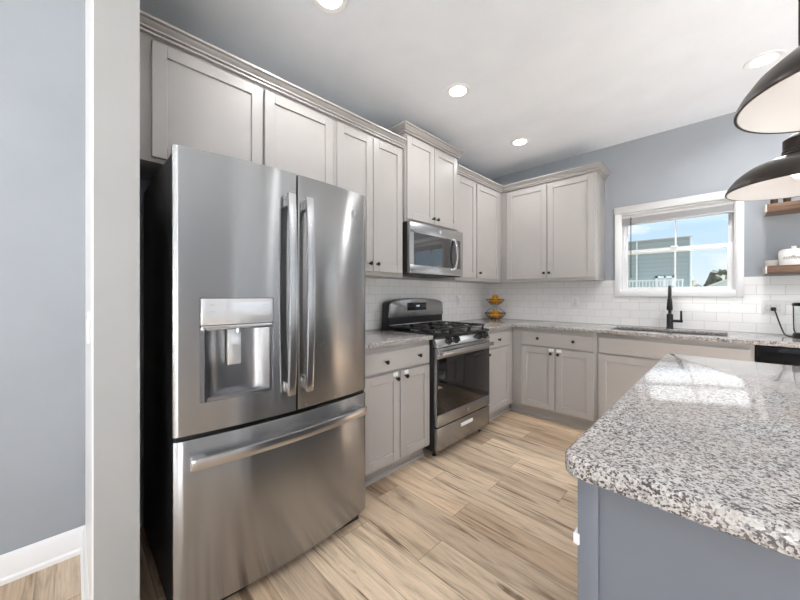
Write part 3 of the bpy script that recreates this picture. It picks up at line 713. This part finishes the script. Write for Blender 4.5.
# ================================================================== island
IX0, IX1, IY0, IY1 = 1.970, 2.87, -3.205, -1.68
rr = .035
poly = arc((IX0+rr, IY0+rr), rr, 180, 270, 6)+arc((IX1-rr, IY0+rr), rr, 270, 360, 6)+arc((IX1-rr, IY1-rr), rr, 0, 90, 6)+arc((IX0+rr, IY1-rr), rr, 90, 180, 6)
tag(MB().slab([poly], .890, .93, .008).build('countertop', M_GRAN), 'large speckled granite island top in the right foreground', 'countertop')
t = thing('kitchen_island', 'blue-grey kitchen island base under the granite top', 'island', (2.4, -2.44, 0))
bx0, bx1, by0, by1 = 1.980, 2.83, -3.135, -1.72
B(bx0+.012, bx1-.012, by0+.02, by1-.012, .0, .889).build('body', M_ISL, t)
for a, b_ in ((bx0, bx0+.038), (bx1-.038, bx1)): B(a, b_, by0, by0+.02, 0, .889, bev=.002).build('corner_stile', M_ISL, t)
B(bx0+.038, bx1-.038, by0+.009, by0+.02, 0, .889).build('end_panel', M_ISL, t)
m = MB(); dws = [(-3.105, -2.56), (-2.55, -2.0), (-1.99, -1.73)]
for a, b_ in dws:
    mm = MB(); x = bx0+.012
    for q in ((a, a+.058, .12, .86), (b_-.058, b_, .12, .86), (a, b_, .12, .178), (a, b_, .802, .86)): mm.box(x-.018, x, q[0], q[1], q[2], q[3])
    mm.box(x-.009, x, a, b_, .12, .86); d = mm.build('door', M_ISL, t)
m = MB(); m.box(1.973, 1.981, by0+.004, by0+.04, .724, .746, .002); m.box(1.973, 1.985, by0-.004, by0+.006, .724, .746, .002); m.build('safety_latch', M_WHITE, t)

# ================================================================== pendants and ceiling lights
def pendant(x, y, zr, R, label):
    t = thing('pendant_lamp', label, 'pendant lamp', (x, y, zr), 'bronze dome pendants over the island')
    prof = [(R, 0), (R*1.0, .006), (R*.955, .024), (R*.86, .050), (R*.70, .076), (R*.50, .094), (R*.32, .103), (.042, .108)]
    inn = [(r-.004, h-.002) for r, h in prof[::-1]][1:]
    inn = [(max(.03, r), h) for r, h in inn]
    MB().lathe([(r, zr+h) for r, h in prof]+[(.040, zr+.106)]+[(r, zr+h) for r, h in inn[:-1]]+[(R-.004, zr)], (x, y, 0), seg=72, closed=True).build('shade', M_BRONZE, t)
    MB().lathe([(R-.0045, zr+.0005)]+[(r-.0048, zr+h-.004) for r, h in prof[1:-1]]+[(.02, zr+.102), (.02, zr+.1015)]+[(r-.0058, zr+h-.0045) for r, h in prof[1:-1]][::-1]+[(R-.006, zr+.0005)], (x, y, 0), seg=72, closed=True).build('shade_lining', M_LAMPIN, t)
    MB().lathe([(0, zr+.104), (.050, zr+.104), (.052, zr+.112), (.047, zr+.118), (.047, zr+.125), (.044, zr+.128), (.044, zr+.165), (.030, zr+.178), (.012, zr+.186), (0, zr+.186)], (x, y, 0), seg=36).build('socket_cap', M_BRONZE, t)
    MB().tube([(x, y, zr+.18), (x, y, 2.72)], .0075, 12).build('stem', M_BRONZE, t)
    MB().lathe([(0, 2.715), (.03, 2.716), (.058, 2.725), (.062, 2.743), (0, 2.743)], (x, y, 0), seg=36).build('ceiling_canopy', M_BRONZE, t)
    MB().lathe([(0, zr+.028), (.016, zr+.031), (.027, zr+.045), (.029, zr+.057), (.022, zr+.075), (.013, zr+.086), (.013, zr+.1), (0, zr+.1)], (x, y, 0), seg=24).build('bulb', M_BULB, t)
    ld_ = bpy.data.lights.new('pendant_glow', 'POINT'); ld_.energy = .12; ld_.color = (1, .92, .84); ld_.shadow_soft_size = .03
    lo = bpy.data.objects.new('pendant_glow', ld_); COL.objects.link(lo); lo.parent = t; lo.location = (0, 0, .012)
pendant(2.397, -2.862, 1.607, .19, 'nearer dark bronze dome pendant at the upper right edge')
pendant(2.381, -2.068, 1.615, .19, 'farther dark bronze dome pendant hanging in front of the wooden shelves')

def can(x, y, label, power=CAN_POWER):
    t = thing('recessed_light', label, 'ceiling light', (x, y, H-.004), 'recessed ceiling lights')
    MB().lathe([(.062, H-.003), (.088, H-.006), (.092, H-.002), (.092, H), (.062, H)], (x, y, 0), seg=40, closed=True).build('trim_ring', M_WHITE, t)
    MB().lathe([(0, H-.003), (.0615, H-.003), (.0615, H), (0, H)], (x, y, 0), seg=40).build('lens', M_LENS, t)
    l = bpy.data.lights.new('can_light', 'AREA'); l.shape = 'DISK'; l.size = .12; l.energy = power; l.spread = CAN_SPREAD; l.color = (1, .99, .985)
    o = bpy.data.objects.new('can_light', l); COL.objects.link(o); o.parent = t; o.location = (0, 0, -.004)
can(.770, -2.945, 'recessed light nearest the refrigerator at the top edge', CAN_POWER*.75)
can(.787, -1.849, 'recessed light in front of the microwave cabinet', CAN_POWER*.55)
can(.750, -.740, 'recessed light nearest the corner cabinets', CAN_POWER*.5)
can(2.365, -.724, 'recessed light near the window, beside the pendant lamps', CAN_POWER*1.2)
for x, y, w_ in ((3.9, -.94, 'by the back glass door'), (3.9, -2.14, 'over the pale rug right of the island')):  # lamps added out of view, placed for streaks on the refrigerator
    can(x, y, 'unseen recessed light added in the ceiling '+w_)
for x, y, w_ in ((2.2, -5.2, 'in the middle of the living area'), (3.9, -5.2, 'before the patio door'), (.9, -5.2, 'before the blue-grey left wall')):  # more lamps added out of view to light the room
    can(x, y, 'unseen recessed ceiling light added '+w_, CAN_POWER*.35)

# ================================================================== shelves and what stands on them
for zt, lab in ((1.447, 'lower walnut floating shelf holding the white coffee canister'), (1.903, 'upper walnut floating shelf behind the pendant lamps')):
    t = thing('floating_shelf', lab, 'shelf', (2.9, -.12, zt-.055), 'walnut floating shelves')
    B(2.407, 3.45, -.235, -.001, zt-.055, zt, bev=.002).build('board', M_WOOD, t)
    B(2.398, 2.4065, -.235, -.001, zt-.055, zt, bev=.001).build('lit_end_face', M_WOODLIT, t)  # paler colour stands in for window light on the end face
ZS = 1.447
t = thing('coffee_canister', 'white ceramic coffee canister with lid on the lower shelf', 'canister', (2.545, -.12, ZS))
prof = [(0, ZS), (.070, ZS), (.075, ZS+.004), (.077, ZS+.09), (.075, ZS+.104), (0, ZS+.104)]
MB().lathe(prof, (2.545, -.12, 0), seg=48).build('jar', M_CERAM, t)
l_ = MB().lathe([(0, ZS+.105), (.073, ZS+.105), (.074, ZS+.112), (.06, ZS+.122), (.02, ZS+.127), (0, ZS+.127)], (2.545, -.12, 0), seg=48).build('lid', M_CERAM, t)
MB().lathe([(0, ZS+.126), (.012, ZS+.126), (.010, ZS+.132), (.015, ZS+.138), (.013, ZS+.144), (0, ZS+.145)], (2.545, -.12, 0), seg=20).build('lid_knob', M_CERAM, l_)
tx = text_mesh('coffee', .037, M_INK, 'lettering', t, (0, 0, 0), Matrix.Identity(3), shear=.35)
org = ORG[tx.name]
for v in tx.data.vertices:    # wrap the word around the jar
    w = v.co + org; a = math.radians(-104) + w.x/.077; rad = .0772+max(0, w.z)*.8
    v.co = Vector((2.545+rad*math.cos(a), -.12+rad*math.sin(a), ZS+.058+w.y)) - org
t = tag(MB().lathe([(0, ZS), (.026, ZS), (.030, ZS+.006), (.040, ZS+.040), (.042, ZS+.045), (.039, ZS+.045), (.028, ZS+.010), (0, ZS+.008)], (2.435, -.12, 0), seg=36).build('small_bowl', M_CERAM), 'small white ceramic bowl left of the coffee canister', 'bowl')
ZS = 1.903
for x, lab in ((2.448, 'left of two dark brown wooden pots on the upper shelf'), (2.512, 'right of two dark brown wooden pots on the upper shelf')):
    tag(MB().lathe([(0, ZS), (.017, ZS), (.019, ZS+.004), (.019, ZS+.06), (.022, ZS+.066), (.022, ZS+.075), (.016, ZS+.075), (.015, ZS+.012), (0, ZS+.012)], (x, -.13, 0), seg=28).build('wooden_pot', M_DKWOOD), lab, 'pot', 'dark pots on the upper shelf')

# ================================================================== on the counters
# two tier fruit basket
fbx, fby, z0 = .185, -.20, .93
t = thing('fruit_basket', 'two-tier bronze wire fruit basket in the countertop corner', 'fruit basket', (fbx, fby, z0))
def ring(m, r, z, w=.0028, n=36): m.tube([(fbx+r*math.cos(2*PI*k/n), fby+r*math.sin(2*PI*k/n), z) for k in range(n+1)], w, 6)
def wire_bowl(zb, r0, r1, h, name):
    m = MB(); ring(m, r0, zb+.003); ring(m, r1, zb+h, .0035); ring(m, (r0+r1)*.54, zb+h*.45, .002)
    for k in range(18):
        a = 2*PI*k/18; ca, sa = math.cos(a), math.sin(a)
        m.tube([(fbx+r*ca, fby+r*sa, z) for r, z in ((.0, zb+.003), (r0, zb+.003), ((r0+r1)*.54, zb+h*.45), (r1, zb+h))], .0017, 5)
    m.build(name, M_WIRE, t)
wire_bowl(z0+.004, .062, .125, .075, 'lower_bowl'); wire_bowl(z0+.185, .055, .108, .06, 'upper_bowl')
m = MB()
for k in range(4):
    a = PI/4+PI/2*k; ca, sa = math.cos(a), math.sin(a)
    m.tube([(fbx+r*ca, fby+r*sa, z) for r, z in ((.121, z0+.079), (.085, z0+.115), (.035, z0+.145), (.018, z0+.16), (.03, z0+.175), (.056, z0+.188))], .0028, 6)
m.build('support_wire', M_WIRE, t)
m = MB()
for k in range(3):
    a = 2*PI*k/3; m.lathe([(0, z0), (.006, z0), (.006, z0+.006), (0, z0+.006)], (fbx+.05*math.cos(a), fby+.05*math.sin(a), 0), seg=10)
m.build('base_feet', M_WIRE, t)
def fruit(x, y, z, r, mat, name, lab, grp):
    m = MB(); m.lathe([(0, -r*.94)]+[(r*math.cos(math.radians(a)), r*.95*math.sin(math.radians(a))) for a in range(-75, 76, 15)]+[(r*.10, r*.945), (0, r*.90)], (x, y, z), seg=24)
    o = tag(m.build(name, mat), lab, 'fruit', grp)
    return o
for k in range(5):
    a = 2*PI*k/5+.3; fruit(fbx+.055*math.cos(a), fby+.055*math.sin(a), z0+.051, .032, (M_ORANGE, M_LEMON)[k % 2], 'orange', 'orange fruit in the lower tier of the wire basket', 'oranges in the lower tier')
fruit(fbx, fby, z0+.089, .034, M_LEMON, 'orange', 'topmost fruit heaped in the middle of the lower tier', 'oranges in the lower tier')
for k in range(3):
    a = 2*PI*k/3+.9; fruit(fbx+.045*math.cos(a), fby+.045*math.sin(a), z0+.228, .036, (M_LEMON, M_ORANGE, M_LEMON)[k], 'orange', 'orange fruit in the upper tier of the wire basket', 'oranges in the upper tier')
fruit(fbx, fby, z0+.274, .036, M_ORANGE, 'orange', 'topmost fruit crowning the upper tier', 'oranges in the upper tier')

# clear electric jar at the right with its cord
jx, jy = 2.578, -.30
t = thing('electric_jar', 'clear glass electric countertop jar with black lid at the right edge', 'appliance', (jx, jy, .93))
MB().lathe([(0, .93), (.056, .93), (.058, .935), (.056, .962), (.050, .968), (0, .968)], (jx, jy, 0), seg=40).build('base', M_BLACK, t)
MB().lathe([(.048, .968), (.054, .99), (.056, 1.155), (.0535, 1.155), (.0515, .99), (.046, .970)], (jx, jy, 0), seg=40, closed=True).build('glass_jar', M_JAR, t)
MB().lathe([(0, 1.155), (.060, 1.155), (.060, 1.172), (.05, 1.178), (0, 1.178)], (jx, jy, 0), seg=40).build('lid', M_BLACK, t)
m = MB(); P = [Vector(p) for p in ((2.452, -.030, 1.122), (2.460, -.060, 1.10), (2.475, -.085, 1.03), (2.49, -.13, .965), (2.50, -.20, .938), (2.525, -.25, .9355), (2.55, -.262, .942))]
pts = []
for i in range(len(P)-1):
    a, b_, c_, d_ = P[max(i-1, 0)], P[i], P[i+1], P[min(i+2, len(P)-1)]
    for k in range(6):
        u = k/6; pts.append(.5*((2*b_)+(c_-a)*u+(2*a-5*b_+4*c_-d_)*u*u+(3*b_-a-3*c_+d_)*u**3))
pts.append(P[-1]); m.tube(pts, .0045, 8); cd = m.build('power_cord', M_RUBBER, t)
MB().box(2.438, 2.466, -.036, -.0145, 1.108, 1.136, .005).build('plug', M_RUBBER, cd)

# wall plates
def outlet(axis, a, z, lab, at=0, double=False, toggle=False):
    t = thing('switch_plate' if toggle else 'wall_outlet', lab, 'light switch' if toggle else 'outlet', (at+.008, a, z) if axis == 'x' else (a, at-.008, z))
    w = .06 if double else .036
    def bx(nm, u0, u1, d0, d1, z0_, z1_, mat, p, bev=.001):
        m = MB()
        if axis == 'x': m.box(at+d0, at+d1, a+u0, a+u1, z+z0_, z+z1_, bev)
        else: m.box(a+u0, a+u1, at-d1, at-d0, z+z0_, z+z1_, bev)
        return m.build(nm, mat, p)
    d = 0 if toggle else .008
    pl = bx('plate', -w, w, d, d+.006, -.058, .058, M_WHITE, t, .002)
    for u in ((-.024, .024) if double else (0,)):
        f = bx('rocker' if toggle else 'receptacle', u-.016, u+.016, d+.006, d+.009, -.033, .033, M_CERAM, pl)
        if not toggle:
            for zz in (-.017, .017):
                for s_ in (-.006, .006): bx('slot', u+s_-.001, u+s_+.001, d+.009, d+.0094, zz-.004, zz+.004, M_GREYMK, f, 0)
outlet('x', -.722, 1.165, 'white outlet on the left tile wall right of the range')
outlet('y', 1.036, 1.155, 'white outlet on the back tile wall below the window cabinet')
outlet('y', 2.452, 1.13, 'white double outlet on the tile right of the window with a black plug', double=True)
outlet('y', .52, 1.115, 'white light switch on the narrow side of the wall stub', at=-3.824, toggle=True)

tag(B(2.95, 5.1, -3.1, -.75, 0, .012, bev=.004).build('bounce_rug', M_BOUNCE_RUG), 'unseen pale rug added right of the island to bounce sunlight', 'rug')  # pale rugs added out of view to bounce sunlight onto the ceiling
tag(B(2.0, 5.1, -6.9, -4.6, 0, .012, bev=.004).build('bounce_rug', M_BOUNCE_RUG), 'unseen pale rug added inside the patio door to bounce sunlight', 'rug')
# ================================================================== outside the window
struct(B(XR+.2, 14, -9, .4, -.3, -.1).build('patio', M_BOUNCE_SLAB))  # unseen pale slab added to bounce sunlight in through the openings
struct(B(-60, 60, .5, 150, -1.2, -1.0).build('ground', M_GRASS))
struct(B(-60, 60, -80, YF-.6, -1.2, -1.0).build('ground', M_GRASS))
struct(B(XR+.6, 60, YF-.6, .5, -1.2, -1.0).build('ground', M_GRASS))
h = thing('neighbour_house', 'teal-grey sided house seen through the left of the window', 'house', (-2.5, 12, -1.0))
MB().prism([(-7, 9), (1.465, 9), (.9, 16), (-7, 16)], 'z', -1.0, 2.94).build('wall', M_SIDING, h)
MB().prism([(-7.05, 8.96), (1.48, 8.96), (.92, 16.05), (-7.05, 16.05)], 'z', 2.94, 2.965).build('roof_edge', M_GREYMK, h)
m = MB(); m.box(1.42, 1.463, 8.985, 9.0, -1.0, 2.94); m.build('corner_board', M_FARWALL, h)
m = MB(); m.box(.12, .16, 8.97, 9.0, -1, 2.94); m.build('downspout', M_FARWALL, h)
for xa in (.62, ):
    w_ = MB(); z_a, z_b = 1.42, 1.80
    for q in ((xa, xa+.06, z_a, z_b), (xa+.40, xa+.46, z_a, z_b), (xa, xa+.46, z_a, z_a+.06), (xa, xa+.46, z_b-.06, z_b), (xa+.21, xa+.25, z_a, z_b)): w_.box(q[0], q[1], 8.95, 9.0, q[2], q[3])
    f = w_.build('house_window', M_FARWALL, h)
    B(xa+.05, xa+.41, 8.985, 8.995, z_a+.05, z_b-.05).build('pane', M_GREYMK, f)
m = MB()
m.box(.10, 1.35, 7.9, 8.96, 1.30, 1.36); m.box(.10, 1.35, 7.9, 7.95, 1.62, 1.66)
for k in range(16): m.box(.12+k*.08, .145+k*.08, 7.91, 7.94, 1.36, 1.62)
m.box(.12, .2, 7.9, 7.98, -1.0, 1.3); m.box(1.26, 1.34, 7.9, 7.98, -1.0, 1.3)
m.build('porch_railing', M_FARWALL, h)
h = thing('gabled_house', 'distant pale gabled house low in the right of the window', 'house', (3.5, 38, -1.0))
MB().prism([(.6, -1.0), (6.4, -1.0), (6.4, 1.7), (3.5, 3.0), (.6, 1.6)], 'y', 34, 42).build('wall', M_FARWALL, h)
m = MB(); m.prism([(.4, 1.52), (3.5, 3.0), (6.6, 1.62), (6.6, 1.76), (3.5, 3.15), (.4, 1.66)], 'y', 33.8, 42.2); m.build('roof', M_FARWALL, h)
for k, (x, y, zt, w) in enumerate(((-1.75, 52, 3.4, 1.6), (1.7, 53, 4.2, 1.45), (5.3, 52, 4.6, 1.5), (-5.3, 54, 3.4, 1.7), (10.2, 53, 5.2, 1.7))):
    t = thing('tree', ['low dark tree behind the house edge in the window', 'dark tree left of the distant pale gable', 'dark tree just behind the distant pale gable', 'dark tree hidden mostly behind the teal-grey house', 'dark tree at the right edge of the window'][k], 'tree', (x, y, -1.0), 'dark trees on the horizon')
    MB().tube([(x, y, -1.0), (x, y, zt*.6)], [.25, .12], 8).build('trunk', M_DKWOOD, t)
    b = bmesh.new(); bmesh.ops.create_icosphere(b, subdivisions=4, radius=1)
    for v in b.verts:
        p = v.co.copy(); f = 1+.30*noise.noise(p*2.2+Vector((k*7, 0, 0)))+.16*noise.noise(p*6+Vector((k*3, 1, 0)))
        v.co = Vector((x+p.x*w*f, y+p.y*w*f*.8, (zt-.2)*.5+p.z*(zt+.4)*.5*f))
    mb = MB(); mb.merge(b); mb.build('crown', M_LEAF, t)
